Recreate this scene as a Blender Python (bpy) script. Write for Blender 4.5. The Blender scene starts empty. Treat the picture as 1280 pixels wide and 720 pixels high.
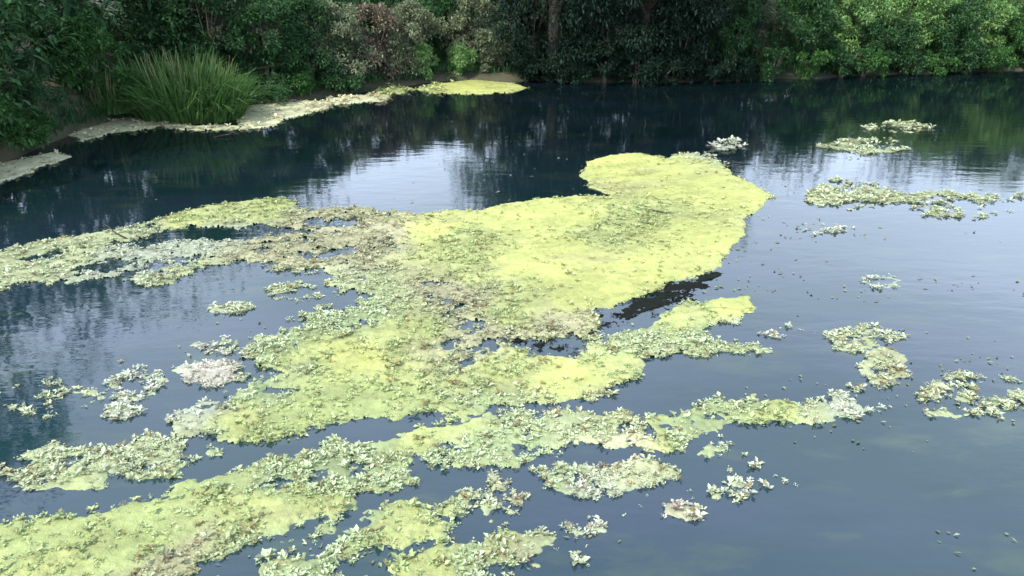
import bpy, math, random
import numpy as np
from mathutils import Vector
R = math.radians
random.seed(7)
rng = np.random.default_rng(11)
sc = bpy.context.scene
C = bpy.data.collections.new('river'); sc.collection.children.link(C)

# ------------------------------------------------------------------ camera
CAM_H = 4.0; PITCH = R(23.9); FPX = 995.0
cd = bpy.data.cameras.new('camera'); cam = bpy.data.objects.new('camera', cd); C.objects.link(cam)
cd.sensor_width = 36.0; cd.lens = 36.0*FPX/1280.0; cd.clip_end = 2000.0
cd.dof.use_dof = True; cd.dof.focus_distance = 9.0; cd.dof.aperture_fstop = 2.8
cam.location = (0, 0, CAM_H); cam.rotation_euler = (math.pi/2-PITCH, 0, 0)
sc.camera = cam

# ------------------------------------------------------------------ sky, sun, exposure
SUN_EL = R(52); SUN_AZ = R(-128)          # azimuth clockwise from +Y (the viewing direction)
w = bpy.data.worlds.new("World"); sc.world = w; w.use_nodes = True
wn = w.node_tree.nodes; wl = w.node_tree.links
sky = wn.new('ShaderNodeTexSky'); sky.sky_type = 'NISHITA'; sky.sun_disc = False
sky.sun_elevation = SUN_EL; sky.sun_rotation = SUN_AZ
sky.air_density = 1.0; sky.dust_density = 3.0; sky.ozone_density = 1.0
# thin bright summer cloud over the whole sky
ctc = wn.new('ShaderNodeTexCoord'); cmp_ = wn.new('ShaderNodeMapping'); cmp_.inputs['Scale'].default_value = (1, 1, 3)
cn = wn.new('ShaderNodeTexNoise'); cn.inputs['Scale'].default_value = 1.7; cn.inputs['Detail'].default_value = 6; cn.inputs['Distortion'].default_value = .4
cr = wn.new('ShaderNodeMapRange'); cr.inputs['From Min'].default_value = .38; cr.inputs['From Max'].default_value = .68
cr.inputs['To Min'].default_value = .68; cr.inputs['To Max'].default_value = .95
cx = wn.new('ShaderNodeMix'); cx.data_type = 'RGBA'; cx.inputs['B'].default_value = (15.8, 19.0, 23.8, 1)
cs_ = wn.new('ShaderNodeSeparateXYZ'); ce_ = wn.new('ShaderNodeMapRange')      # the haze thins towards the zenith
ce_.inputs['From Min'].default_value = .1; ce_.inputs['From Max'].default_value = .95; ce_.inputs['To Min'].default_value = 1; ce_.inputs['To Max'].default_value = .15
cm_ = wn.new('ShaderNodeMath'); cm_.operation = 'MULTIPLY'
wl.new(ctc.outputs['Generated'], cs_.inputs[0]); wl.new(cs_.outputs['Z'], ce_.inputs['Value'])
wl.new(ctc.outputs['Generated'], cmp_.inputs[0]); wl.new(cmp_.outputs[0], cn.inputs['Vector']); wl.new(cn.outputs['Fac'], cr.inputs['Value'])
wl.new(cr.outputs[0], cm_.inputs[0]); wl.new(ce_.outputs[0], cm_.inputs[1]); wl.new(cm_.outputs[0], cx.inputs['Factor']); wl.new(sky.outputs[0], cx.inputs['A']); wl.new(cx.outputs['Result'], wn['Background'].inputs[0]); wn['Background'].inputs[1].default_value = 0.15
sd_ = bpy.data.lights.new('sun', 'SUN'); sun = bpy.data.objects.new('sun', sd_); C.objects.link(sun)
sd_.energy = 4.8; sd_.angle = R(0.5); sd_.color = (1.0, 0.965, 0.88)
sv = Vector((math.sin(SUN_AZ)*math.cos(SUN_EL), math.cos(SUN_AZ)*math.cos(SUN_EL), math.sin(SUN_EL)))
sun.rotation_euler = sv.to_track_quat('Z', 'Y').to_euler()
sc.view_settings.view_transform = 'Standard'; sc.view_settings.look = 'None'
sc.view_settings.exposure = 0.2; sc.view_settings.gamma = 1.0

# ------------------------------------------------------------------ helpers
def at(px, py, z=0.0):
    """point of the plane z seen at a point of the 1280x720 picture"""
    px = np.asarray(px, float); py = np.asarray(py, float)
    u = (px-640)/FPX; v = -(py-360)/FPX
    dy = math.cos(PITCH)+v*math.sin(PITCH); dz = -math.sin(PITCH)+v*math.cos(PITCH)
    t = (z-CAM_H)/dz
    return np.stack([u*t, dy*t], -1)

def hash2(ix, iy, s):
    h = (ix.astype(np.int64)*374761393 + iy.astype(np.int64)*668265263 + s*974634777) & 0x7fffffff
    h = ((h ^ (h >> 13))*1274126177) & 0x7fffffff
    h = h ^ (h >> 16)
    return (h & 0xffff)/65535.0
def vnoise(x, y, s=0):
    ix = np.floor(x); iy = np.floor(y); fx = x-ix; fy = y-iy
    fx = fx*fx*(3-2*fx); fy = fy*fy*(3-2*fy)
    a = hash2(ix, iy, s); b = hash2(ix+1, iy, s); c = hash2(ix, iy+1, s); d = hash2(ix+1, iy+1, s)
    return (a+(b-a)*fx)*(1-fy)+(c+(d-c)*fx)*fy
def fbm(x, y, sc_=1.0, o=4, s=0):
    v = 0; a = 0.5; t = 0
    for k in range(o):
        v = v + a*(vnoise(x/sc_*2**k+17.3*k, y/sc_*2**k-9.1*k, s+k)-0.5); t += a; a *= 0.55
    return v/t*2        # about -1..1

def mesh_obj(name, V, F, m, parent=None, smooth=False, cols=None, uni=None):
    me = bpy.data.meshes.new(name)
    V = np.asarray(V, np.float32); F = np.asarray(F, np.int32); k = F.shape[1]
    me.vertices.add(len(V)); me.vertices.foreach_set('co', V.ravel())
    me.loops.add(F.size); me.loops.foreach_set('vertex_index', F.ravel())
    me.polygons.add(len(F)); me.polygons.foreach_set('loop_start', np.arange(0, F.size, k, dtype=np.int32))
    me.polygons.foreach_set('use_smooth', np.full(len(F), smooth, dtype=bool))
    me.update(calc_edges=True)
    if cols is not None:
        ca = me.color_attributes.new('tint', 'FLOAT_COLOR', 'POINT')
        ca.data.foreach_set('color', np.concatenate([cols, np.ones((len(cols), 1))], 1).astype(np.float32).ravel())
    me.materials.append(m)
    o = bpy.data.objects.new(name, me); C.objects.link(o)
    if parent: o.parent = parent
    return o
def tag(o, label=None, cat=None, group=None, kind=None):
    if label: o['label'] = label
    if cat: o['category'] = cat
    if group: o['group'] = group
    if kind: o['kind'] = kind
    return o
def empty(name, loc):
    o = bpy.data.objects.new(name, None); C.objects.link(o); o.location = loc; o.empty_display_size = .2
    return o

# ------------------------------------------------------------------ materials
def mat(name):
    m = bpy.data.materials.new(name); m.use_nodes = True
    nt = m.node_tree; b = nt.nodes['Principled BSDF']
    return m, nt, b
def leaf_mat(name, dark, light, trans=0.25, rough=0.7, spread=0.0):
    m, nt, b = mat(name); n = nt.nodes; l = nt.links
    g = n.new('ShaderNodeNewGeometry'); r = n.new('ShaderNodeValToRGB')
    r.color_ramp.elements[0].color = (*dark, 1); r.color_ramp.elements[1].color = (*light, 1)
    tc = n.new('ShaderNodeTexCoord'); nz = n.new('ShaderNodeTexNoise'); nz.inputs['Scale'].default_value = 1.6
    nz.inputs['Detail'].default_value = 3
    l.new(tc.outputs['Object'], nz.inputs['Vector'])
    ad = n.new('ShaderNodeMath'); ad.operation = 'MULTIPLY_ADD'; ad.inputs[1].default_value = 0.6; ad.inputs[2].default_value = -0.1
    l.new(g.outputs['Random Per Island'], ad.inputs[0])
    ad2 = n.new('ShaderNodeMath'); ad2.operation = 'MULTIPLY_ADD'; ad2.inputs[1].default_value = 0.6
    l.new(nz.outputs['Fac'], ad2.inputs[0]); l.new(ad.outputs[0], ad2.inputs[2]); l.new(ad2.outputs[0], r.inputs[0])
    l.new(r.outputs[0], b.inputs['Base Color'])
    b.inputs['Roughness'].default_value = rough
    b.inputs['Specular IOR Level'].default_value = 0.15
    tr = n.new('ShaderNodeBsdfTranslucent'); l.new(r.outputs[0], tr.inputs[0])
    mx = n.new('ShaderNodeMixShader'); mx.inputs[0].default_value = trans
    l.new(b.outputs[0], mx.inputs[1]); l.new(tr.outputs[0], mx.inputs[2]); l.new(mx.outputs[0], n['Material Output'].inputs[0])
    return m
L_DARK  = leaf_mat('leaf_dark_green',  (.012,.042,.018), (.075,.17,.06))
L_SHADE  = leaf_mat('leaf_shade_green',  (.005,.016,.011), (.020,.045,.027), .08)  # shade of the overhanging trees put into a near-black leaf colour
L_GREEN = leaf_mat('leaf_mid_green',   (.020,.075,.020), (.10,.22,.06))
L_LIGHT = leaf_mat('leaf_light_green', (.09,.20,.055), (.34,.52,.20), .3)
L_DUST  = leaf_mat('leaf_dusty',       (.06,.085,.045), (.32,.36,.21), .2)
L_BROWN = leaf_mat('leaf_dry_brown',   (.06,.055,.04), (.30,.25,.17), .15)
L_REED  = leaf_mat('reed_blade',       (.018,.062,.016), (.13,.25,.07), .3)
L_REEDP = leaf_mat('reed_blade_dry',   (.2,.2,.09), (.4,.38,.2), .2)

def bark(name, c):
    m, nt, b = mat(name); n = nt.nodes; l = nt.links
    nz = n.new('ShaderNodeTexNoise'); nz.inputs['Scale'].default_value = 14; nz.inputs['Detail'].default_value = 6
    tc = n.new('ShaderNodeTexCoord'); l.new(tc.outputs['Object'], nz.inputs['Vector'])
    r = n.new('ShaderNodeValToRGB'); r.color_ramp.elements[0].color = (*[v*.4 for v in c], 1); r.color_ramp.elements[1].color = (*[v*1.4 for v in c], 1)
    r.color_ramp.elements[0].position = .3; r.color_ramp.elements[1].position = .7
    l.new(nz.outputs['Fac'], r.inputs[0]); l.new(r.outputs[0], b.inputs['Base Color']); b.inputs['Roughness'].default_value = .9
    bp = n.new('ShaderNodeBump'); bp.inputs['Strength'].default_value = .6; l.new(nz.outputs['Fac'], bp.inputs['Height']); l.new(bp.outputs[0], b.inputs['Normal'])
    return m
BARK = bark('bark', (.11,.09,.065)); TWIG = bark('wet_twig', (.05,.04,.03))

def attr_mat(name, rough, trans, bump):
    m, nt, b = mat(name); n = nt.nodes; l = nt.links
    a = n.new('ShaderNodeAttribute'); a.attribute_name = 'tint'
    tc = n.new('ShaderNodeTexCoord')
    n1 = n.new('ShaderNodeTexNoise'); n1.inputs['Scale'].default_value = 9; n1.inputs['Detail'].default_value = 7; n1.inputs['Roughness'].default_value = .65
    n2 = n.new('ShaderNodeTexNoise'); n2.inputs['Scale'].default_value = 60; n2.inputs['Detail'].default_value = 4
    l.new(tc.outputs['Object'], n1.inputs['Vector']); l.new(tc.outputs['Object'], n2.inputs['Vector'])
    g = n.new('ShaderNodeNewGeometry')
    s = n.new('ShaderNodeMath'); s.operation = 'MULTIPLY_ADD'; s.inputs[1].default_value = .8; s.inputs[2].default_value = .58
    if bump: l.new(n1.outputs['Fac'], s.inputs[0])
    else: l.new(g.outputs['Random Per Island'], s.inputs[0])
    mu = n.new('ShaderNodeMix'); mu.data_type = 'RGBA'; mu.blend_type = 'MULTIPLY'; mu.inputs[0].default_value = 1
    l.new(a.outputs['Color'], mu.inputs['A']); l.new(s.outputs[0], mu.inputs['B'])
    l.new(mu.outputs['Result'], b.inputs['Base Color']); b.inputs['Roughness'].default_value = rough
    b.inputs['Specular IOR Level'].default_value = .3 if name != 'rotting_weed' else .05
    if bump:
        sm = n.new('ShaderNodeMath'); sm.operation = 'ADD'; l.new(n1.outputs['Fac'], sm.inputs[0]); l.new(n2.outputs['Fac'], sm.inputs[1])
        bp = n.new('ShaderNodeBump'); bp.inputs['Strength'].default_value = .5; bp.inputs['Distance'].default_value = .02
        l.new(sm.outputs[0], bp.inputs['Height']); l.new(bp.outputs[0], b.inputs['Normal'])
    if trans:
        tr = n.new('ShaderNodeBsdfTranslucent'); l.new(mu.outputs['Result'], tr.inputs[0])
        mx = n.new('ShaderNodeMixShader'); mx.inputs[0].default_value = trans
        l.new(b.outputs[0], mx.inputs[1]); l.new(tr.outputs[0], mx.inputs[2]); l.new(mx.outputs[0], n['Material Output'].inputs[0])
    return m
ALGAE = attr_mat('algae', .6, 0, True)
ROT = attr_mat('rotting_weed', .9, 0, True)
PAD = attr_mat('floating_leaf', .55, .3, False)

# water: turbid, so it has a body colour of its own, with a rippled reflecting surface
WATER, nt, b = mat('river_water'); n = nt.nodes; l = nt.links
tc = n.new('ShaderNodeTexCoord')
mp = n.new('ShaderNodeMapping'); mp.inputs['Rotation'].default_value = (0, 0, R(-20)); mp.inputs['Scale'].default_value = (.55, 1.3, 1)
l.new(tc.outputs['Object'], mp.inputs['Vector'])
big = n.new('ShaderNodeTexNoise'); big.inputs['Scale'].default_value = .55; big.inputs['Detail'].default_value = 3; l.new(mp.outputs[0], big.inputs['Vector'])
rp = n.new('ShaderNodeValToRGB'); e = rp.color_ramp.elements
e[0].position = .38; e[0].color = (.012,.044,.052, 1); e[1].position = .66; e[1].color = (.026,.052,.082, 1)
l.new(big.outputs['Fac'], rp.inputs[0])
mk = n.new('ShaderNodeTexNoise'); mk.inputs['Scale'].default_value = 1.5; mk.inputs['Detail'].default_value = 6; mk.inputs['Roughness'].default_value = .6; l.new(mp.outputs[0], mk.inputs['Vector'])
mr = n.new('ShaderNodeMapRange'); mr.inputs['From Min'].default_value = .54; mr.inputs['From Max'].default_value = .72; mr.inputs['To Max'].default_value = .95; l.new(mk.outputs['Fac'], mr.inputs['Value'])
mw = n.new('ShaderNodeMix'); mw.data_type = 'RGBA'; mw.inputs['B'].default_value = (.055, .095, .060, 1)
l.new(mr.outputs[0], mw.inputs['Factor']); l.new(rp.outputs[0], mw.inputs['A'])
# dark tree reflections put into the colour: water body darkens towards the far bank
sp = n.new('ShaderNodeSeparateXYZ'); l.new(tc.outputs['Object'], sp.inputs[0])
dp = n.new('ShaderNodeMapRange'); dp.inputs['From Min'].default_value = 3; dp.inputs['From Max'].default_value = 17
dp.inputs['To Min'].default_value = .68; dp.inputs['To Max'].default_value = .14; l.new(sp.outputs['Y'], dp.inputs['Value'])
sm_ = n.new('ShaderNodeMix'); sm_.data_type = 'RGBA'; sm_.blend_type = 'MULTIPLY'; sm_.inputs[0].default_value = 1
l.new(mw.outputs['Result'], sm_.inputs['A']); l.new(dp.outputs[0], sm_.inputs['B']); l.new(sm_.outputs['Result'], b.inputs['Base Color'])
b.inputs['Roughness'].default_value = .04; b.inputs['IOR'].default_value = 1.7
w1 = n.new('ShaderNodeTexNoise'); w1.inputs['Scale'].default_value = 3.2; w1.inputs['Detail'].default_value = 4; w1.inputs['Roughness'].default_value = .5
l.new(mp.outputs[0], w1.inputs['Vector'])
bp = n.new('ShaderNodeBump'); bp.inputs['Strength'].default_value = .04; bp.inputs['Distance'].default_value = .08
l.new(w1.outputs['Fac'], bp.inputs['Height']); l.new(bp.outputs[0], b.inputs['Normal'])

GROUND, nt, b = mat('bank_earth'); n = nt.nodes; l = nt.links
tc = n.new('ShaderNodeTexCoord'); nz = n.new('ShaderNodeTexNoise'); nz.inputs['Scale'].default_value = 1.3; nz.inputs['Detail'].default_value = 9
l.new(tc.outputs['Object'], nz.inputs['Vector'])
rp = n.new('ShaderNodeValToRGB'); rp.color_ramp.elements[0].position = .35; rp.color_ramp.elements[0].color = (.018,.028,.010, 1)
rp.color_ramp.elements[1].position = .65; rp.color_ramp.elements[1].color = (.06,.055,.03, 1)
l.new(nz.outputs['Fac'], rp.inputs[0]); l.new(rp.outputs[0], b.inputs['Base Color']); b.inputs['Roughness'].default_value = .95
bp = n.new('ShaderNodeBump'); bp.inputs['Strength'].default_value = .8; bp.inputs['Distance'].default_value = .1
l.new(nz.outputs['Fac'], bp.inputs['Height']); l.new(bp.outputs[0], b.inputs['Normal'])

# ------------------------------------------------------------------ setting: bank terrain and water
SHORE_PX = np.array([(-700,420),(-300,320),(-80,240),(0,205),(80,172),(147,150),(230,148),(300,136),(360,128),(415,122),(490,110),(560,101),(640,101),(720,103),(820,104),(900,102),(1000,98),(1137,93),(1280,88),(1500,80),(1800,72)], float)
SH = at(SHORE_PX[:, 0], SHORE_PX[:, 1])
SH = np.concatenate([[(-400, SH[0, 1]-10)], SH, [(400, SH[-1, 1]+20)]])
def shore_y(x): return np.interp(x, SH[:, 0], SH[:, 1])
def ground_z(x, y):
    d = y-shore_y(x)+.35*fbm(x, y, 1.3, 3, 5)
    zf = np.interp(d, [-6, -1.2, 0, .35, 1.5, 6, 14, 60, 400], [-1.6, -.8, -.02, .14, .32, .8, 1.6, 4.0, 9.0])
    dn = -y-2.5+1.2*fbm(x, y, 6, 2, 9)          # the near bank, behind the camera
    zn = np.interp(dn, [-3, 0, 1, 6, 60], [-1.6, 0, .7, 1.6, 2.5])
    return np.maximum(zf, zn)+np.where(d > 0, .06*fbm(x, y, .5, 3, 3), 0)
def axis(lo, hi, a, b_, st, ns):
    return np.unique(np.concatenate([np.linspace(lo, a, ns, endpoint=False), np.arange(a, b_, st), np.linspace(b_, hi, ns)]))
gx = axis(-500, 500, -26, 32, .3, 30); gy = axis(-300, 700, 8, 36, .3, 40)
X, Y = np.meshgrid(gx, gy); V = np.stack([X, Y, ground_z(X, Y)], -1).reshape(-1, 3)
nx, ny = len(gx), len(gy); i = np.arange(nx*ny).reshape(ny, nx)
F = np.stack([i[:-1, :-1], i[:-1, 1:], i[1:, 1:], i[1:, :-1]], -1).reshape(-1, 4)
tag(mesh_obj('ground', V, F, GROUND, smooth=True), kind='structure')
V = [(-500, -300, 0), (500, -300, 0), (500, 700, 0), (-500, 700, 0)]
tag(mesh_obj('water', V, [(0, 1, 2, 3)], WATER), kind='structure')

# ------------------------------------------------------------------ floating algae
# what the growth looks like around a few points of the river: colour, leafiness, raggedness
KIND = {   # colour of scum, colour of leaves, leaf amount, raggedness, closedness
 'Y': ((.345,.37,.118), (.42,.45,.19), .06, .34, .30),
 'y': ((.30,.33,.125), (.30,.36,.165), .75, .62, .12),
 'o': ((.285,.335,.13), (.33,.40,.19), .28, .6, .14),
 'g': ((.22,.27,.13), (.40,.47,.29), 1.4, .95, -.03),
 'p': ((.28,.31,.17), (.40,.45,.29), 1.0, 1.0, -.03),
 't': ((.30,.29,.17), (.33,.34,.22), 1.0, 1.0, -.04),
 'c': ((.44,.45,.28), (.50,.47,.32), .5, .8, .10),
 'k': ((.35,.34,.28), (.46,.44,.37), .9, .9, .02),
 'w': ((.30,.335,.25), (.43,.47,.37), .9, 1.0, -.05),
}
CTRL = [(780,215,'Y'),(850,230,'Y'),(930,245,'Y'),(880,300,'Y'),(820,345,'Y'),(740,370,'Y'),(700,270,'Y'),(640,275,'Y'),(760,290,'y'),(800,270,'y'),
 (660,330,'Y'),(720,320,'Y'),(580,300,'y'),(540,290,'Y'),(600,330,'y'),(560,370,'t'),(650,385,'y'),(700,405,'t'),(480,290,'t'),(450,310,'t'),(400,280,'t'),(370,300,'t'),
 (330,262,'y'),(230,275,'y'),(280,300,'w'),(330,310,'t'),(200,310,'w'),(170,290,'p'),(230,345,'p'),(160,330,'w'),(60,330,'p'),(-20,340,'p'),
 (340,430,'g'),(380,410,'g'),(430,395,'g'),(400,440,'y'),(440,450,'Y'),(500,470,'y'),(520,430,'y'),(580,440,'t'),(600,420,'t'),(470,500,'o'),(400,510,'o'),(340,495,'g'),(310,530,'y'),(240,525,'w'),(360,535,'y'),
 (800,430,'g'),(860,400,'y'),(920,383,'Y'),(840,455,'p'),(880,420,'g'),(740,480,'Y'),(780,460,'y'),(620,460,'y'),
 (560,560,'g'),(620,540,'g'),(540,545,'y'),(660,565,'g'),(740,530,'g'),(762,549,'c'),(772,555,'c'),(784,560,'c'),(775,548,'c'),(800,556,'y'),(835,560,'y'),(830,540,'y'),(800,535,'g'),(850,550,'g'),(900,515,'g'),(960,515,'y'),(1020,510,'p'),(1060,505,'w'),
 (180,660,'o'),(230,640,'o'),(300,650,'y'),(330,610,'g'),(400,590,'g'),(460,580,'g'),(480,600,'g'),(380,630,'y'),(160,690,'o'),(230,690,'t'),(60,680,'o'),(60,710,'y'),(-40,700,'o'),
 (450,650,'g'),(500,645,'y'),(380,690,'g'),(600,630,'p'),(640,615,'t'),(530,700,'y'),(640,690,'y'),(650,710,'t'),(700,705,'p'),(600,700,'g'),
 (720,597,'g'),(800,590,'p'),(740,605,'w'),(920,570,'p'),(910,622,'p'),(940,600,'w'),(845,640,'k'),(856,641,'k'),
 (172,475,'w'),(250,465,'k'),(268,466,'k'),(190,570,'p'),(270,432,'w'),(380,365,'p'),(1080,430,'p'),(1105,460,'p'),(1120,470,'t'),(980,415,'w'),(1100,352,'w'),(1070,245,'p'),(1030,283,'w'),(1080,185,'p'),(910,182,'w'),
 (60,500,'p'),(70,590,'p'),(1215,495,'p'),(1215,260,'p'),(720,655,'w'),
 (360,142,'c'),(450,124,'c'),(490,113,'y'),(590,108,'Y'),(170,150,'c'),(210,155,'c'),(60,205,'c')]
cp = at([c[0] for c in CTRL], [c[1] for c in CTRL])
cA = np.array([list(KIND[c[2]][0])+list(KIND[c[2]][1])+list(KIND[c[2]][2:]) for c in CTRL])
def look(P):
    out = np.zeros((len(P), cA.shape[1]))
    for s in range(0, len(P), 20000):
        p = P[s:s+20000]
        wob = .35*np.stack([fbm(p[:, 0], p[:, 1], .5, 3, 41), fbm(p[:, 0], p[:, 1], .5, 3, 47)], -1)
        q = p+wob
        d2 = (q[:, None, 0]-cp[None, :, 0])**2+((q[:, None, 1]-cp[None, :, 1])*.8)**2+.02
        wt = d2**-2.2; out[s:s+20000] = wt@cA/wt.sum(1, keepdims=True)
    return out
def sdist(P, poly):
    x, y = P[:, 0], P[:, 1]; d = np.full(len(P), 1e9); ins = np.zeros(len(P), bool)
    n_ = len(poly)
    for k in range(n_):
        ax, ay = poly[k]; bx, by = poly[(k+1) % n_]; ex, ey = bx-ax, by-ay
        t = np.clip(((x-ax)*ex+(y-ay)*ey)/(ex*ex+ey*ey+1e-12), 0, 1)
        d = np.minimum(d, (x-ax-t*ex)**2+(y-ay-t*ey)**2)
        if ey != 0:
            ins ^= ((ay > y) != (by > y)) & (x < ex*(y-ay)/ey+ax)
    return np.where(ins, 1, -1)*np.sqrt(d)

def leaves_mesh(B, az, tilt, ln, wd, fold=.25):
    """one diamond leaf (a quad bent along its middle) per row"""
    n_ = len(B); d = np.stack([np.cos(az)*np.cos(tilt), np.sin(az)*np.cos(tilt), np.sin(tilt)], -1)
    s = np.stack([-np.sin(az), np.cos(az), np.zeros(n_)], -1); up = np.cross(d, s)
    L = ln[:, None]; W = wd[:, None]
    mid = B+d*L*.55+up*W*fold
    V = np.stack([B, mid+s*W*.5, B+d*L, mid-s*W*.5], 1).reshape(-1, 3)
    return V, np.arange(n_*4).reshape(-1, 4)

def mat_field(P, polys, amp, seed, soft, wild=False, holes=()):
    a = R(18); xr = P[:, 0]*math.cos(a)+P[:, 1]*math.sin(a); yr = -P[:, 0]*math.sin(a)+P[:, 1]*math.cos(a)
    s = np.max([sdist(P, q) for q in polys], axis=0)
    lk = look(P)
    rag = lk[:, 7]*amp if not wild else np.full(len(P), 1.25*amp)
    nz = fbm(xr*.55, yr, .42, 4, seed)*.6+fbm(xr*.8, yr, .12, 3, seed+9)*.5+fbm(xr, yr, .045, 2, seed+5)*.22
    for q in holes: s = np.minimum(s, -sdist(P, q)*1.0)
    f = np.minimum(s, soft*(1-.75*lk[:, 7]))+lk[:, 8]*np.clip(s/soft, 0, 1)+nz*rag*1.25
    return f, lk, xr, yr

def algae_mat(polys, label, holes=(), amp=.30, seed=0, soft=.28, thick=.012, leaf=1.0, group=None, z0=0.0, name='algae_mat', cat='algae mat', tint=None, cell=None, ground=False):
    polys = [at([p[0] for p in q], [p[1] for p in q]) for q in polys]
    holes = [at([p[0] for p in q], [p[1] for p in q]) for q in holes]
    allp = np.concatenate(polys); lo = allp.min(0)-.3; hi = allp.max(0)+.35
    cen = allp.mean(0); dist = math.hypot(allp[:, 1].min(), CAM_H)
    h = cell or max(.010, .0018*dist)
    xs = np.arange(lo[0], hi[0], h); ys = []; y = lo[1]
    while y < hi[1]: ys.append(y); y += max(.012, .0022*math.hypot(y, CAM_H))*(1.0 if cell is None else cell/h)
    ys = np.array(ys)
    X, Y = np.meshgrid(xs, ys); P = np.stack([X.ravel(), Y.ravel()], -1)
    P = P+rng.uniform(-.3, .3, P.shape)*h
    # coarse reject
    s = np.max([sdist(P, q) for q in polys], axis=0)
    near = s > -amp*1.2-.1
    f = np.full(len(P), -1.0); lk = np.zeros((len(P), cA.shape[1])); xr = np.zeros(len(P)); yr = np.zeros(len(P))
    f[near], lk[near], xr[near], yr[near] = mat_field(P[near], polys, amp, seed, soft, tint is not None, holes)
    rel = fbm(xr*.7, yr, .16, 4, seed+20); fine = fbm(xr, yr, .035, 2, seed+31)
    z = -.02+(thick+.02)*(1-np.exp(-np.clip(f+.02, -.02, None)/.03))
    fo = np.abs(fbm(xr*.35+.25*rel, yr*1.3+.3*fbm(xr, yr, .9, 2, 61), .34, 3, seed+44)); fold = np.clip(1-fo*7, 0, 1)*np.clip(.25+1.2*fbm(xr, yr, 1.1, 2, 15), 0, 1)
    z = z+np.where(f > .03, .014*fold, 0)
    z = np.where(f > 0, z+np.clip(f/.05, 0, 1)*(.012*np.clip(rel+.3, -.3, 1)+.006*fine*(1+lk[:, 6])), z)
    z = z+z0
    if ground: z = z+np.maximum(ground_z(P[:, 0], P[:, 1]), 0)
    keep = f > -.03
    ny, nx = len(ys), len(xs); k2 = keep.reshape(ny, nx); idx = np.arange(ny*nx).reshape(ny, nx)
    q = k2[:-1, :-1] & k2[:-1, 1:] & k2[1:, 1:] & k2[1:, :-1]
    F = np.stack([idx[:-1, :-1][q], idx[:-1, 1:][q], idx[1:, 1:][q], idx[1:, :-1][q]], -1)
    if len(F) == 0: print('EMPTY', label); return
    used = np.unique(F); rm = np.zeros(ny*nx, int); rm[used] = np.arange(len(used))
    col = lk[:, :3].copy()
    blot = fbm(xr*.45, yr, .7, 4, 71)
    col *= (1+.28*blot+.25*rel)[:, None]
    # old brown decaying streaks and greener thin edges
    br = np.clip((fbm(xr*.35, yr*1.2, .5, 4, 83)-.22)*3, 0, 1)[:, None]*.55
    col = col*(1-br)+np.array((.30,.29,.14))*br
    col = col*(1-.42*np.roll(fold, 1)[:, None])
    edge = np.clip(1-f/.05, 0, 1)[:, None]*.5
    col = col*(1-edge)+np.array((.26,.34,.17))*edge
    if tint is not None: col = np.ones_like(col)*tint*(1+.4*rel[:, None])
    root = empty(name, (float(cen[0]), float(cen[1]), 0)); tag(root, label, cat, group)
    lab = pieces(q)[q]; cnt = np.bincount(lab); order = np.argsort(-cnt); order = order[cnt[order] > 0]
    cv = np.array([cen[0], cen[1], 0])
    for k, c_ in enumerate(order[:25]):
        if k and cnt[c_] < 12: break
        Fk = F[lab == c_]; us = np.unique(Fk); rm = np.zeros(ny*nx, int); rm[us] = np.arange(len(us))
        V = np.stack([P[:, 0], P[:, 1], z], -1)[us]-cv
        mesh_obj('fragment' if k else 'scum', V, rm[Fk], ALGAE if tint is None else ROT, root, True, np.clip(col[us], .01, .85))
    # leaves of the floating plants: clumps, then a rosette of leaves round each clump centre
    if leaf > 0:
        w_ = np.where(f > -.012, lk[:, 6]*(1+1.0*np.clip(1-f/.06, 0, 1))+.35*np.clip(1-f/.04, 0, 1), np.where(f > -.9, .30*np.exp(np.clip(f, -1, 0)/.05)*np.clip(2*fbm(xr*.4, yr, .15, 2, 66), 0, 1), 0))*np.clip(.42+.9*fbm(xr, yr, .22, 3, 55), 0.02, 1.2)
        area = h*np.gradient(ys)[:, None].repeat(nx, 1).ravel()
        lam = w_*area*leaf*900*min(1.0, 9/dist)
        n_ = rng.poisson(np.clip(lam, 0, None)); ci = np.repeat(np.arange(len(P)), n_)
        if len(ci):
            m_ = 7; nc = len(ci)
            scale = max(1.0, dist/9)
            R0 = np.clip(rng.lognormal(-.28, .38, nc), .35, 1.9)*scale*np.where(f[ci] < -.01, .65, 1)
            zc = np.maximum(z[ci], .002)+rng.uniform(0, .014, nc)*scale*(f[ci] > 0)
            c = np.repeat(np.stack([P[ci, 0], P[ci, 1], zc], -1), m_, 0)+rng.normal(0, .008, (nc*m_, 3))*np.array([1, 1, .3])
            az = np.tile(np.arange(m_)*2*math.pi/m_, nc)+rng.normal(0, .5, nc*m_); tl = rng.uniform(.02, .75, nc*m_)
            ln = np.repeat(R0, m_)*rng.uniform(.018, .046, nc*m_); wd = ln*rng.uniform(.4, .62, nc*m_)
            VV, FF = leaves_mesh(c-cv, az, tl, ln, wd)
            lc = lk[np.repeat(ci, m_)][:, 3:6]*rng.uniform(.85, 1.45, (nc*m_, 1))
            old = np.repeat(rng.uniform(0, 1, nc) < .09, m_)|(rng.uniform(0, 1, nc*m_) < .05); lc[old] = lc[old]*np.array((.62, .48, .40))
            if tint is not None: lc = np.ones_like(lc)*tint*rng.uniform(.7, 1.6, (nc*m_, 1))
            o = mesh_obj('floating_leaves', VV, FF, PAD, root, False, np.clip(np.repeat(lc, 4, 0), .01, .85))
            tag(o, kind='stuff')
    return root
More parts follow.
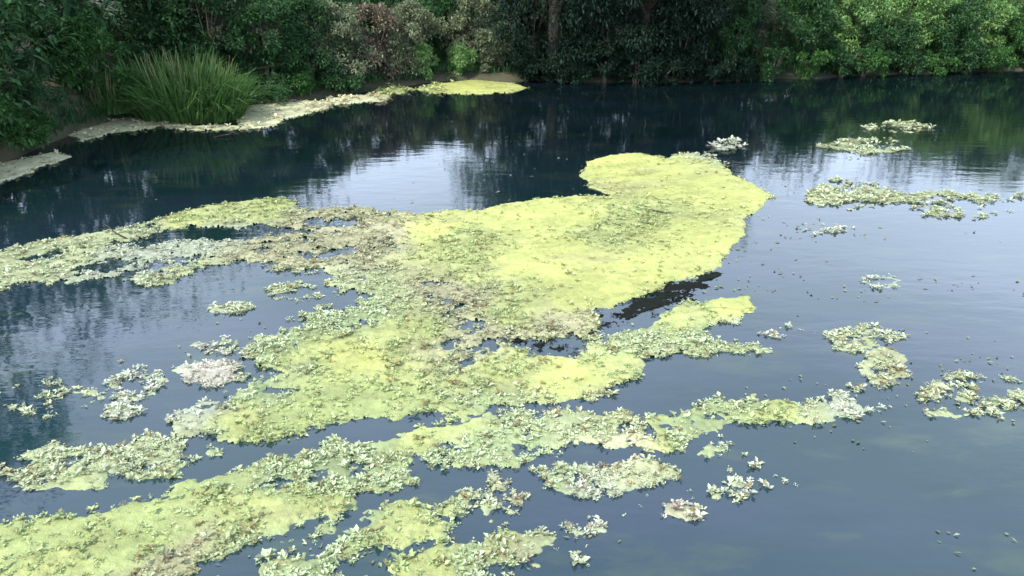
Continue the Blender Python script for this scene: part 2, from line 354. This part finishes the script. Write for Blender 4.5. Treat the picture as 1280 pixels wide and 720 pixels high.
def pieces(q):
    ny, nx = q.shape; lab = np.full(q.shape, -1); cur = 0; ql = q.tolist(); seen = [[False]*nx for _ in range(ny)]
    for (a, b_) in np.argwhere(q).tolist():
        if seen[a][b_]: continue
        st = [(a, b_)]; seen[a][b_] = True; mem = []
        while st:
            i_, j_ = st.pop(); mem.append((i_, j_))
            for di, dj in ((1, 0), (-1, 0), (0, 1), (0, -1), (1, 1), (-1, -1), (1, -1), (-1, 1)):
                u, v = i_+di, j_+dj
                if 0 <= u < ny and 0 <= v < nx and ql[u][v] and not seen[u][v]: seen[u][v] = True; st.append((u, v))
        mem = np.array(mem); lab[mem[:, 0], mem[:, 1]] = cur; cur += 1
    return lab
def ell(cx, cy, rx, ry, n_=16, wob=.3):
    r_ = random.Random(int(cx*7+cy)); return [(cx+rx*math.cos(a)*(1+r_.uniform(-wob, wob)), cy+ry*math.sin(a)*(1+r_.uniform(-wob, wob))) for a in [k*2*math.pi/n_ for k in range(n_)]]

MAIN_A = [(728,218),(734,203),(760,194),(800,191),(832,199),(850,194),(872,192),(905,206),(920,220),(946,232),(962,243),(956,258),(936,272),(932,290),(914,312),(898,334),(870,344),(832,354),(800,370),(765,386),(720,389),(752,400),(738,414),(690,419),(650,428),(600,450),(560,480),(500,500),(460,470),(450,430),(432,400),(446,372),(455,350),(440,320),(450,280),(480,267),(540,264),(600,262),(640,254),(680,249),(720,246),(765,245),(738,232)]
MAIN_B = [(312,442),(318,425),(345,412),(380,400),(402,385),(440,380),(480,390),(520,400),(600,405),(640,425),(660,440),(720,448),(735,440),(745,425),(790,412),(850,386),(900,372),(935,370),(945,384),(925,396),(885,412),(898,430),(875,446),(820,456),(795,472),(765,484),(740,498),(700,507),(640,505),(580,512),(510,516),(440,521),(400,532),(350,545),(300,549),(270,540),(215,537),(210,525),(250,512),(290,510),(300,492),(340,480),(365,470),(345,464),(320,457)]
MAIN_C = [(-120,345),(-20,318),(60,303),(150,284),(210,270),(260,257),(330,249),(356,247),(372,262),(450,261),(500,265),(500,330),(470,356),(432,360),(400,336),(360,331),(310,320),(250,334),(220,350),(190,358),(160,345),(100,345),(0,362),(-120,380)]
algae_mat([MAIN_A, MAIN_B, MAIN_C], 'huge bright yellow-green algae mat spreading across the middle of the river', holes=[[(150,308),(190,290),(230,283),(290,287),(330,281),(400,289),(335,297),(290,305),(220,302),(175,316)],[(90,338),(140,322),(160,330),(120,345)],[(232,318),(275,309),(262,324),(228,334)],[(20,322),(80,312),(90,318),(30,332)],[(330,489),(362,483),(392,487),(350,494)]], amp=.34, seed=3, soft=.34, thick=.016)
algae_mat([[(500,562),(508,542),(560,528),(620,520),(680,518),(740,515),(800,515),(850,524),(872,508),(900,499),(960,500),(1000,505),(1040,494),(1078,498),(1072,510),(1030,521),(960,531),(900,537),(872,552),(850,572),(800,568),(770,562),(740,551),(720,549),(700,562),(668,582),(640,589),(590,586),(550,582),(520,576)]],
 'long leafy green mat with a pale cream patch, lying below the huge bright mat', amp=.30, seed=13, soft=.22)
algae_mat([[(-160,672),(60,648),(147,636),(200,622),(240,606),(300,590),(340,575),(395,570),(420,558),(460,555),(500,545),(526,560),(500,578),(526,600),(500,614),(452,622),(430,640),(390,648),(340,665),(300,682),(250,702),(225,722),(190,790),(-160,860)]],
 'broad yellow-green algae band filling the bottom left corner', amp=.26, seed=23, soft=.24)
algae_mat([[(300,790),(335,702),(365,680),(400,656),(440,642),(480,630),(520,622),(562,650),(552,672),(500,682),(440,692),(400,715),(350,790)]],
 'leafy pale green raft just right of the bottom left algae band', amp=.26, seed=33, soft=.18)
algae_mat([[(548,642),(578,622),(612,602),(640,610),(660,628),(640,640),(590,648),(560,650)]], 'small sparse brownish raft between two leafy green rafts near the bottom', amp=.18, seed=43, soft=.12)
algae_mat([[(470,760),(500,702),(550,680),(590,692),(605,670),(640,662),(680,670),(712,690),(738,715),(760,780)]], 'feathery olive leaf raft cut by the bottom edge of the picture', amp=.25, seed=53, soft=.16)
algae_mat([[(678,592),(700,580),(730,585),(770,584),(800,575),(850,589),(846,600),(800,604),(770,612),(720,616),(690,606)]], 'narrow green leaf raft in open water below the cream patch', amp=.18, seed=63, soft=.12)
algae_mat([[(876,576),(885,560),(920,554),(960,570),(952,582),(900,589)]], 'oval leafy raft under the thin right end of the long green mat', amp=.18, seed=73, soft=.12)
G = 'small drifting algae rafts'
small = [((912,622,28,8),'slim pale raft, lowest of the three stacked rafts at the lower right'),((943,600,27,9),'faint grey-green raft between an oval raft and a slim pale raft'),
 ((853,640,24,8),'tiny pinkish white raft alone in the dark water at the lower right'),((728,660,18,8),'tiny curled raft left of the pinkish white raft'),((815,634,9,3),'speck of algae just above left of the pinkish white raft'),
 ((168,477,34,23),'round pale raft by the left side, level with the leafy lobe of the huge mat'),((260,466,36,15),'pinkish tan raft between the round pale raft and the huge mat'),
 ((186,574,56,26),'large ragged pale raft above the bottom left algae band'),((155,515,16,7),'little whitish scrap under the round pale raft'),
 ((272,432,26,9),'thin whitish raft above the pinkish tan raft'),((372,365,38,9),'thin pale raft in the water gap between the two left lobes'),((290,386,20,5),'slender whitish scrap in the middle of the left water gap'),
 ((1082,424,42,16),'broken pale raft at the right with dark gaps in it'),((1106,458,34,19),'rounded olive raft touching the broken pale raft at the right'),((1080,482,22,6),'whitish scrap below the rounded olive raft'),
 ((982,415,26,8),'small flat pale raft between the huge mat and the broken raft'),((1100,352,24,6),'thin whitish streak of algae at the right, above the broken raft'),
 ((1068,245,48,17),'faint wide raft on the sky reflection at the upper right'),((1028,283,30,6),'faint whitish streak just below the faint wide raft'),((1085,183,46,8),'faint algae streak at the upper right beneath the far bank'),
 ((1120,160,40,5),'thin algae line nearest the far bank at the right'),((908,182,18,5),'small grey scrap above the tip of the huge mat'),
 ((58,498,58,20),'pale raft near the left edge of the picture'),((66,588,64,22),'wide pale raft at the left edge above the bottom band'),
 ((1218,494,62,26),'olive raft close to the right edge of the picture'),((1218,256,64,16),'faint wide raft touching the right edge near the dark reflections'),
 ((1062,498,12,4),'speck of algae off the right tip of the long green mat'),((930,436,20,4),'speck of algae just right of the lower lobe of the huge mat'),((272,696-130,7,3),'speck of algae right of the large ragged pale raft')]
for k, ((cx, cy, rx, ry), lb) in enumerate(small):
    pad = 1.08
    algae_mat([ell(cx, cy, rx*pad, ry*pad)], lb, amp=.11 if cy > 300 else .22, seed=200+11*k, soft=(.2 if (cx, cy) in ((1082, 424), (1106, 458), (168, 477), (260, 466), (186, 574)) else .09) if rx > 12 else .04, thick=.010, group=G)
# dark dead weed in the gaps of the huge mat
algae_mat([[(740,394),(775,386),(800,375),(840,360),(876,346),(898,338),(905,345),(880,354),(888,362),(862,366),(846,378),(815,388),(800,398),(766,408),(745,416),(748,402)]], 'dark rotting weed floating in the gap along the near edge of the huge mat', amp=.4, seed=301, soft=.06, thick=.001, leaf=.3, name='dead_weed', cat='dead weed', tint=(.006,.012,.006))
algae_mat([[(640,424),(690,421),(740,417),(720,432),(735,440),(690,440),(655,436)]], 'short dark patch of rotting weed inside the huge mat', amp=.2, seed=311, soft=.1, thick=.001, leaf=.3, name='dead_weed', cat='dead weed', tint=(.006,.012,.006))
# stranded scum along the far bank
G = 'pale crusts stranded along the far bank'
for k, (q, lb) in enumerate([
 ([(300,132),(340,128),(380,126),(415,128),(412,136),(385,142),(360,150),(340,158),(300,162),(298,148)], 'pale cream algae crust right of the big reed clump'),
 ([(412,124),(440,120),(488,118),(486,126),(440,130),(415,131)], 'narrow cream crust between the cream reed-side crust and the far yellow one'),
 ([(465,110),(500,108),(520,112),(500,118),(470,117)], 'short greenish crust beside the longest yellow crust'),
 ([(520,112),(545,106),(590,100),(640,104),(660,110),(640,116),(580,118),(540,117)], 'longest yellow algae crust at the foot of the pale shrubs'),
 ([(120,138),(160,136),(195,146),(205,156),(180,163),(147,166),(100,178),(90,168)], 'cream crust on the shore left of the big reed clump'),
 ([(200,154),(240,157),(300,158),(300,163),(240,164),(205,161)], 'thin whitish crust line under the big reed clump'),
 ([(-30,214),(20,200),(70,190),(85,196),(40,216),(-10,232),(-40,240)], 'cream crust on the shore at the far left edge')]):
    algae_mat([q], lb, amp=.25, seed=400+11*k, soft=.2, thick=.02, leaf=.4, cell=.022, group=G, z0=.0)

print('algae done')
# ------------------------------------------------------------------ vegetation
def tubes(paths, m, name, parent, sides=6):
    VV = []; FF = []; base = 0
    for pts, rad in paths:
        pts = [Vector(p) for p in pts]; n_ = len(pts)
        for k, p in enumerate(pts):
            t = (pts[min(k+1, n_-1)]-pts[max(k-1, 0)]).normalized()
            a = t.cross(Vector((0.3, 1, .1))).normalized(); b_ = t.cross(a)
            for s in range(sides):
                an = 2*math.pi*s/sides; VV.append(p+(a*math.cos(an)+b_*math.sin(an))*rad[k])
        for k in range(n_-1):
            for s in range(sides):
                s2 = (s+1) % sides; FF.append((base+k*sides+s, base+k*sides+s2, base+(k+1)*sides+s2, base+(k+1)*sides+s))
        base += n_*sides
    return mesh_obj(name, [tuple(v) for v in VV], FF, m, parent, True)

def crown_leaves(clumps, per, size, droop=.0, asp=.42):
    """clumps: (centre, radii) ; leaves spread through each clump, denser towards its outside"""
    cs = np.array([c for c, r in clumps]); rs = np.array([r for c, r in clumps])
    ci = np.repeat(np.arange(len(cs)), per); n_ = len(ci)
    d = rng.normal(0, 1, (n_, 3)); d /= np.linalg.norm(d, axis=1, keepdims=True)
    rr = rng.uniform(.25, 1, n_)**.6*(1+.25*rng.normal(0, 1, n_)*.5)
    p = cs[ci]+d*rs[ci]*rr[:, None]
    az = np.arctan2(d[:, 1], d[:, 0])+rng.normal(0, .9, n_)
    tl = np.arcsin(np.clip(d[:, 2], -1, 1))*.5+rng.normal(0, .5, n_)-droop
    ln = size*rng.uniform(.6, 1.4, n_); wd = ln*asp*rng.uniform(.7, 1.3, n_)
    return leaves_mesh(p, az, tl, ln, wd)

def bush(px, back, h, rad, m, label, name='shrub', cat='shrub', n=None, size=.10, droop=.1, trunk=False, group=None, loc=None, lean=(0, 0), bottom=.0, asp=.42, per=None):
    if loc is None:
        sx = float(at(px, np.interp(px, SHORE_PX[:, 0], SHORE_PX[:, 1]))[0])
        # keep the picture column when set back from the shore
        sy = float(shore_y(sx)); f_ = (sy+back)/sy; x = sx*f_; y = float(shore_y(x))+back
    else: x, y = loc
    z = float(ground_z(np.array([x]), np.array([y]))[0]); z = max(z, -.05)
    root = empty(name, (x, y, z)); tag(root, label, cat, group)
    rd = random.Random(int(px*3+h*100)); paths = []; tips = []
    if trunk:
        top = Vector((lean[0]*.5, lean[1]*.5, h*.5)); r0 = .05*h*.5+.05
        tp = [Vector((0, 0, -.2)), Vector((lean[0]*.1, lean[1]*.1, h*.2)), Vector((lean[0]*.3+rd.uniform(-.1,.1), lean[1]*.3, h*.36)), top]
        tubes([(tp, [r0, r0*.8, r0*.65, r0*.5])], BARK, 'trunk', root, 9)
        for k in range(15):
            an = k*2.4+rd.uniform(-.3, .3); t = tp[rd.choice([1, 2, 2, 3])]; rr = rad*rd.uniform(.5, .95)
            e_ = Vector((lean[0]+rr*math.cos(an), lean[1]+rr*math.sin(an), h*rd.uniform(.35, .95)))
            m1 = t.lerp(e_, .5)+Vector((0, 0, .12*h*rd.uniform(.3, 1)))
            paths.append(([t, m1, e_], [r0*.35, r0*.2, .012])); tips += [e_, m1, t.lerp(e_, .75)]
        tubes(paths, BARK, 'limb', root, 6)
    else:
        for k in range(9):
            an = k*2.4+rd.uniform(-.4, .4); rr = rad*rd.uniform(.25, .8)
            e_ = Vector((lean[0]+rr*math.cos(an), lean[1]+rr*math.sin(an), h*rd.uniform(.45, .92)))
            m1 = Vector((rr*.35*math.cos(an), rr*.35*math.sin(an), h*.35))
            paths.append(([Vector((0, 0, -.1)), m1, e_], [.03, .02, .008])); tips += [e_, m1]
        tubes(paths, BARK, 'stem', root, 5)
    clumps = []
    nc = n or int(30+rad*h*9)
    for k in range(nc):
        if k < len(tips) and rd.random() < .8: c = tips[k]
        else:
            an = rd.uniform(0, 6.28); ph = rd.uniform(bottom, 1)
            prof = math.sqrt(max(.05, 1-abs(2*ph-.9)**2.2)); rr = rad*prof*math.sqrt(rd.uniform(.15, 1))
            c = Vector((lean[0]*ph+rr*math.cos(an), lean[1]*ph+rr*math.sin(an), h*ph))
        cr = rad*rd.uniform(.14, .3)
        clumps.append((tuple(c), (cr*rd.uniform(.8, 1.3), cr*rd.uniform(.8, 1.3), cr*rd.uniform(.6, 1.0))))
    V, F = crown_leaves(clumps, per or 210, size, droop, asp)
    V = V.copy(); V[:, 2] = np.maximum(V[:, 2], .01-z)
    mesh_obj('crown' if trunk else 'foliage', V, F, m, root)
    return root

def reeds(px, back, h, rad, nb, m, label, group=None, wd=.019, name='reed_clump', cat='reeds'):
    sx = float(at(px, np.interp(px, SHORE_PX[:, 0], SHORE_PX[:, 1]))[0]); sy = float(shore_y(sx)); f_ = (sy+back)/sy
    x = sx*f_; y = float(shore_y(x))+back; z = max(0, float(ground_z(np.array([x]), np.array([y]))[0]))
    root = empty(name, (x, y, z)); tag(root, label, cat, group)
    an = rng.uniform(0, 2*math.pi, nb); rr = rad*np.sqrt(rng.uniform(0, 1, nb))
    b0 = np.stack([rr*np.cos(an)*1.15, rr*np.sin(an)*.7, np.full(nb, -.05)], -1)
    out = np.stack([np.cos(an), np.sin(an)*.8, np.zeros(nb)], -1)*(rr/rad*.35+.06)[:, None]+rng.normal(0, .2, (nb, 3))*[1, 1, 0]
    H = h*(rng.uniform(.35, 1.1, nb)+.18*fbm(b0[:, 0]+x, b0[:, 1]*1.3, .3, 2, 3))*(1-.35*(rr/rad)**2); W = wd*rng.uniform(.6, 1.5, nb)*1.2; ta = rng.uniform(0, math.pi, nb)
    side = np.stack([np.cos(ta), np.sin(ta), np.zeros(nb)], -1)
    seg = 5; V = np.zeros((nb, seg, 2, 3)); bend = rng.uniform(.2, 2.6, nb)
    for k in range(seg):
        t = k/(seg-1); ce = b0+out*(H*(t*.6+bend*t**2.6*.55))[:, None]; ce[:, 2] += H*(t-.22*bend*t**3)
        ww = (W*(1-t**2)*1.0+.001)[:, None]
        V[:, k, 0] = ce-side*ww; V[:, k, 1] = ce+side*ww
    idx = np.arange(nb*seg*2).reshape(nb, seg, 2)
    F = np.stack([idx[:, :-1, 0], idx[:, :-1, 1], idx[:, 1:, 1], idx[:, 1:, 0]], -1).reshape(-1, 4)
    tag(mesh_obj('blades', V.reshape(-1, 3), F, m, root, True), kind='stuff')
    # a few thicker stalks one can see
    st = []
    for k in range(40):
        a = random.uniform(0, 6.28); q = rad*random.uniform(.1, .8)
        p0 = Vector((q*math.cos(a), q*math.sin(a)*.7, -.05)); hh = h*random.uniform(.6, .95)
        st.append(([p0, p0+Vector((.1*math.cos(a), .1*math.sin(a), hh*.55)), p0+Vector((.28*math.cos(a), .2*math.sin(a), hh))], [.012, .009, .004]))
    tubes(st, L_REEDP, 'stalk', root, 5)
    return root

reeds(238, -.1, 1.75, 1.05, 3200, L_REED, 'big bright green reed clump standing at the water edge between cream crusts')
reeds(200, .6, 1.5, .7, 1200, L_REED, 'taller reed tuft just behind the left side of the big reed clump')
reeds(272, .5, 1.3, .6, 900, L_REED, 'reed tuft behind the right side of the big reed clump')
reeds(162, .9, 1.15, .55, 500, L_REED, 'smaller reed tuft left of the big reed clump')
reeds(60, .7, 1.3, .9, 900, L_REED, 'reed clump near the left edge of the far bank')
reeds(-70, .6, 1.2, .9, 700, L_REED, 'reed clump beyond the left edge crust')
GB = 'shrubs along the far bank'
B = [  # px, back, h, rad, mat, label
 (20,.8,1.4,.8,L_DARK,'low dark shrub above the cream crust at the left edge'),
 (105,1.3,1.7,.9,L_DARK,'rounded dark shrub between the two left crusts'),
 (-70,1.2,1.8,1.1,L_DARK,'dark shrub beside the crust beyond the left edge'),
 (500,.7,1.1,.5,L_DUST,'low dusty bush left of the low light green bushes'),
 (605,.8,1.0,.5,L_DUST,'small dusty bush right of the low light green bushes'),
 (1010,2.8,2.5,1.2,L_GREEN,'tall mid green shrub behind the dark one at the right'),
 (50,1.5,1.9,1.1,L_GREEN,'mid green bushy shrub above the left edge crust'),
 (92,.6,1.1,.65,L_DARK,'small dark shrub on the bare slope between the two left crusts'),
 (-10,1.2,2.0,1.1,L_DARK,'round dark shrub just at the left edge of the picture'),
 (1150,1.4,2.2,.9,L_LIGHT,'bright green shrub behind the low right waterside bushes'),
 (1235,1.5,2.4,1.0,L_LIGHT,'bright green rounded shrub near the right edge'),
 (-150,2.0,3.0,1.7,L_DARK,'dark shrub at the far left end of the bank'),
 (-30,2.2,2.5,1.4,L_LIGHT,'light green shrub at the left edge of the picture'),
 (60,1.8,1.9,1.1,L_GREEN,'mid green shrub behind the left reed clump'),
 (120,2.9,2.6,1.3,L_GREEN,'green shrub behind the smaller reed tuft'),
 (168,1.5,2.0,.8,L_GREEN,'slim bright shrub left of the big reed clump'),
 (215,2.8,3.2,1.3,L_DARK,'dark tall shrub behind the left half of the big reed clump'),
 (290,2.4,3.1,1.2,L_DARK,'dark shrub behind the right half of the big reed clump'),
 (345,1.2,2.3,.95,L_DARK,'deep green shrub above the cream crust right of the reeds'),
 (325,2.7,3.0,1.2,L_DUST,'dusty grey shrub behind the deep green shrub'),
 (395,1.2,2.2,.95,L_DARK,'low dark shrub right of the deep green shrub'),
 (425,1.3,2.0,1.1,L_DUST,'grey-green dusty shrub behind the low dark shrub'),
 (470,1.0,1.9,.95,L_BROWN,'dry brown shrub left of the pale shrubs'),
 (515,1.2,1.9,1.1,L_DUST,'pale dusty shrub behind the dry brown shrub'),
 (560,2.2,2.0,1.0,L_DARK,'dark gap-filling shrub between two pale shrubs'),
 (590,1.4,2.2,.8,L_DUST,'pale upright shrub over the longest yellow crust'),
 (525,.6,.85,.5,L_LIGHT,'low light green bush left of the longest yellow crust'),
 (575,.6,.7,.55,L_LIGHT,'low light green bush on the longest yellow crust'),
 (628,.7,1.3,.5,L_DUST,'dusty bush at the right end of the longest yellow crust'),
 (665,1.8,2.8,.9,L_SHADE,'shaded shrub under the left side of the overhanging tree'),
 (760,.7,2.0,1.1,L_SHADE,'dark shrub under the middle of the overhanging trees'),
 (850,.6,1.8,1.0,L_SHADE,'dark shrub under the right overhanging tree'),
 (912,.6,2.3,.8,L_DARK,'dark shrub at the foot of the light tipped shrub'),
 (940,1.8,2.7,.85,L_DUST,'light tipped shrub right of the dark overhanging trees'),
 (1000,.7,2.0,1.0,L_DARK,'dark green shrub right of the light tipped shrub'),
 (1060,1.5,2.4,1.0,L_LIGHT,'light green shrub toward the right of the far bank'),
 (1105,.6,1.6,.9,L_DARK,'low dark shrub under the lit green shrubs at the right'),
 (1115,2.0,2.5,1.0,L_LIGHT,'lit light green shrub behind the low dark shrub'),
 (1190,.6,1.8,1.0,L_DARK,'dark waterside shrub near the right edge'),
 (1195,2.2,3.0,1.3,L_LIGHT,'tall light green shrub near the right edge'),
 (1270,2.8,2.9,1.3,L_LIGHT,'light green shrub cut by the right edge'),
 (1280,.6,1.7,1.0,L_GREEN,'mid green waterside shrub at the right edge'),
 (1370,2.0,3.0,1.5,L_GREEN,'green shrub beyond the right edge'),
]
for (px, bk, h, rad, m, lb) in B: bush(px, bk, h, rad, m, lb, group=GB)
GT = 'trees on the far bank'
bush(690, 1.6, 6.5, 2.5, L_SHADE, 'dark overhanging tree in the middle of the far bank', 'bank_tree', 'tree', 150, .14, .6, True, GT, lean=(.2,-.9), bottom=.0, asp=.3, per=230)
bush(800, 1.8, 7.0, 2.7, L_SHADE, 'largest dark tree leaning over the river', 'bank_tree', 'tree', 170, .14, .6, True, GT, lean=(0,-1.1), bottom=.0, asp=.3, per=230)
bush(872, 2.2, 5.2, 1.8, L_SHADE, 'dark tree right of the largest leaning tree', 'bank_tree', 'tree', 120, .14, .6, True, GT, lean=(-.2,-.7), bottom=.0, asp=.3, per=230)
bush(250, 5.0, 4.2, 1.9, L_DARK, 'dark tree behind the big reed clump', 'bank_tree', 'tree', 80, .14, .3, True, GT, bottom=.05)
bush(60, 4.0, 3.8, 2.0, L_LIGHT, 'light green tree on the left behind the shrubs', 'bank_tree', 'tree', 170, .09, .2, True, GT, bottom=.05)
bush(1300, 6.0, 5.0, 2.2, L_LIGHT, 'light green tree behind the shrubs at the right edge', 'bank_tree', 'tree', 80, .14, .2, True, GT, bottom=.05)

NTH = ['first', 'second', 'third', 'fourth', 'fifth', 'sixth', 'seventh', 'eighth', 'ninth', 'tenth', 'eleventh']; seen_ = {}
LEFT_LB = ['small bush at the waterline beyond the left edge crust', 'small waterline bush next to the left edge of the picture', 'small waterline bush above the left edge crust', 'small waterline bush between the two left crusts', 'small waterline bush right behind the cream crust beside the reeds', 'small waterline bush behind the narrow cream crust', 'small waterline bush under the dry brown shrub']
for k, px in enumerate(list(range(655, 960, 34))+list(range(965, 1345, 40))+[-120, -60, 5, 95, 330, 385, 430]):
    dk = 655 <= px < 950; gk = 'd' if dk else ('r' if px > 960 else 'l'); i_ = seen_[gk] = seen_.get(gk, -1)+1
    bush(px+random.uniform(-8, 8), .02 if px > 600 else .3, random.uniform(.6, 1.0) if px > 600 else .5, random.uniform(.55, .75), L_SHADE if dk else (L_DARK if k % 2 else L_GREEN),
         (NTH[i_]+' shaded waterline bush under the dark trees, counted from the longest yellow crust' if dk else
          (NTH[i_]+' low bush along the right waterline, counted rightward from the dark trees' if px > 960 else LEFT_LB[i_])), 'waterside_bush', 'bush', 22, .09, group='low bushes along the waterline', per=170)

for k, (px, py, h, rad, m, lb) in enumerate([(28,150,1.5,.8,L_DARK,'dark bush low on the slope at the left edge'),(72,118,1.4,.8,L_GREEN,'green bush on the slope left of the reed tufts'),(-25,170,1.5,.9,L_GREEN,'green bush beyond the left edge, low on the slope'),
     (38,92,1.6,1.0,L_GREEN,'green bush halfway up the left slope'),(-5,60,2.2,1.3,L_LIGHT,'light green bushy shrub high on the left slope'),(70,40,2.4,1.4,L_LIGHT,'light green rounded shrub at the top left, right of the other light one'),(110,85,1.4,.8,L_DARK,'dark bush behind the smaller reed tuft on the slope')]):
    q = at(px, py, .6); bush(px, 0, h, rad, m, lb, 'slope_bush', 'bush', 34, .085, loc=(float(q[0]), float(q[1])), group='bushes on the left slope')
# the wood behind, one mass
cl = []
for k in range(1500):
    x = random.uniform(-34, 48); dep = random.uniform(0, 9); y = float(shore_y(x))+3.4+dep
    zt = float(ground_z(np.array([x]), np.array([y]))[0])
    px = 640+FPX*x/(y*math.cos(PITCH)+CAM_H*.3)
    top = 1.7 if 390 < px < 580 else (6.5 if px < 120 else 5.2 if px < 390 else (6.5 if px < 940 else (3.4 if px < 1040 else (2.7 if px < 1140 else 4.2))))
    cl.append(((x, y, zt+random.uniform(.2, top)), (1.1, .9, .8)))
for k in range(420):
    x = random.uniform(-30, -8.5); y = float(shore_y(x))+random.uniform(2.2, 9)
    zt = float(ground_z(np.array([x]), np.array([y]))[0])
    cl.append(((x, y, zt+random.uniform(.0, 3.4)), (1.0, .9, .8)))
V, F = crown_leaves(cl, 120, .24, .2)
tag(mesh_obj('woodland', V, F, L_DARK), 'dense dark wood behind the bank shrubs', 'wood', kind='stuff')
# ground cover along the foot of the bank
nb = 70000; x = rng.uniform(-22, 26, nb); y = shore_y(x)+.25+rng.gamma(2, .9, nb); z = ground_z(x, y)
keep = ~((x > -9.0) & (x < -7.2) & (y < shore_y(x)+.2))
V, F = leaves_mesh(np.stack([x, y, z], -1), rng.uniform(0, 6.28, nb), rng.uniform(.5, 1.5, nb), rng.uniform(.08, .35, nb), rng.uniform(.015, .05, nb))
x2 = rng.uniform(-16, -6.5, 40000); y2 = shore_y(x2)+.1+rng.gamma(2, 1.1, 40000)
V2, F2 = leaves_mesh(np.stack([x2, y2, ground_z(x2, y2)], -1), rng.uniform(0, 6.28, 40000), rng.uniform(.4, 1.5, 40000), rng.uniform(.08, .32, 40000), rng.uniform(.015, .05, 40000))
F = np.concatenate([F, F2+len(V)]); V = np.concatenate([V, V2])
tag(mesh_obj('undergrowth', V, F, L_DARK), 'low grass and weeds covering the far bank', 'undergrowth', kind='stuff')

# loose flecks of weed drifting between the mats
nf = 8000; x = rng.uniform(-6, 7, nf); y = 3.6+rng.uniform(0, 1, nf)**1.3*12
dn_ = fbm(x*.5+y*.2, y, .9, 4, 91)+.5*fbm(x, y, .2, 2, 97); k_ = (dn_ > .18) & (rng.uniform(0, 1, nf) < (dn_-.1)*1.6) & ~((y > 10.5) & (x < 2.5) & (rng.uniform(0, 1, nf) < .9))
x = x[k_]; y = y[k_]; nf = len(x)
V, F = leaves_mesh(np.stack([x, y, np.full(nf, .003)], -1), rng.uniform(0, 6.28, nf), rng.uniform(-.02, .3, nf), rng.uniform(.01, .04, nf)*(1+y/9), rng.uniform(.006, .022, nf)*(1+y/9))
tag(mesh_obj('floating_flecks', V, F, L_DUST), 'loose flecks of weed drifting on the open water', 'floating weed', kind='stuff')

# sticks poking out of the mats
for k, (px, py, ln, az, tl, lb) in enumerate([(160,300,.5,2.7,.35,'dark stick poking from the pale algae at the left'),(199,297,.16,1.2,1.2,'short dark stub standing in the upper left algae'),
     (840,268,.45,2.9,.1,'dark twig lying on the bright yellow part of the huge mat'),(905,212,.4,.3,.2,'twig on the far tip of the huge mat'),(270,172,.5,.2,.12,'pale curved twig floating before the big reed clump')]):
    p = at(px, py); root = empty('stick', (float(p[0]), float(p[1]), .015)); tag(root, lb, 'stick')
    d = Vector((math.cos(az)*math.cos(tl), math.sin(az)*math.cos(tl), math.sin(tl))); s = Vector((-math.sin(az), math.cos(az), .2))
    tubes([([-d*.05, d*ln*.4+s*.03, d*ln*.75, d*ln], [.013, .011, .008, .004]), ([d*ln*.45+s*.02, d*ln*.62+s*.09, d*ln*.7+s*.14], [.007, .005, .002])], TWIG, 'branch', root, 6)
print('tris', sum(len(o.data.polygons)*2 for o in C.objects if o.type == 'MESH'))
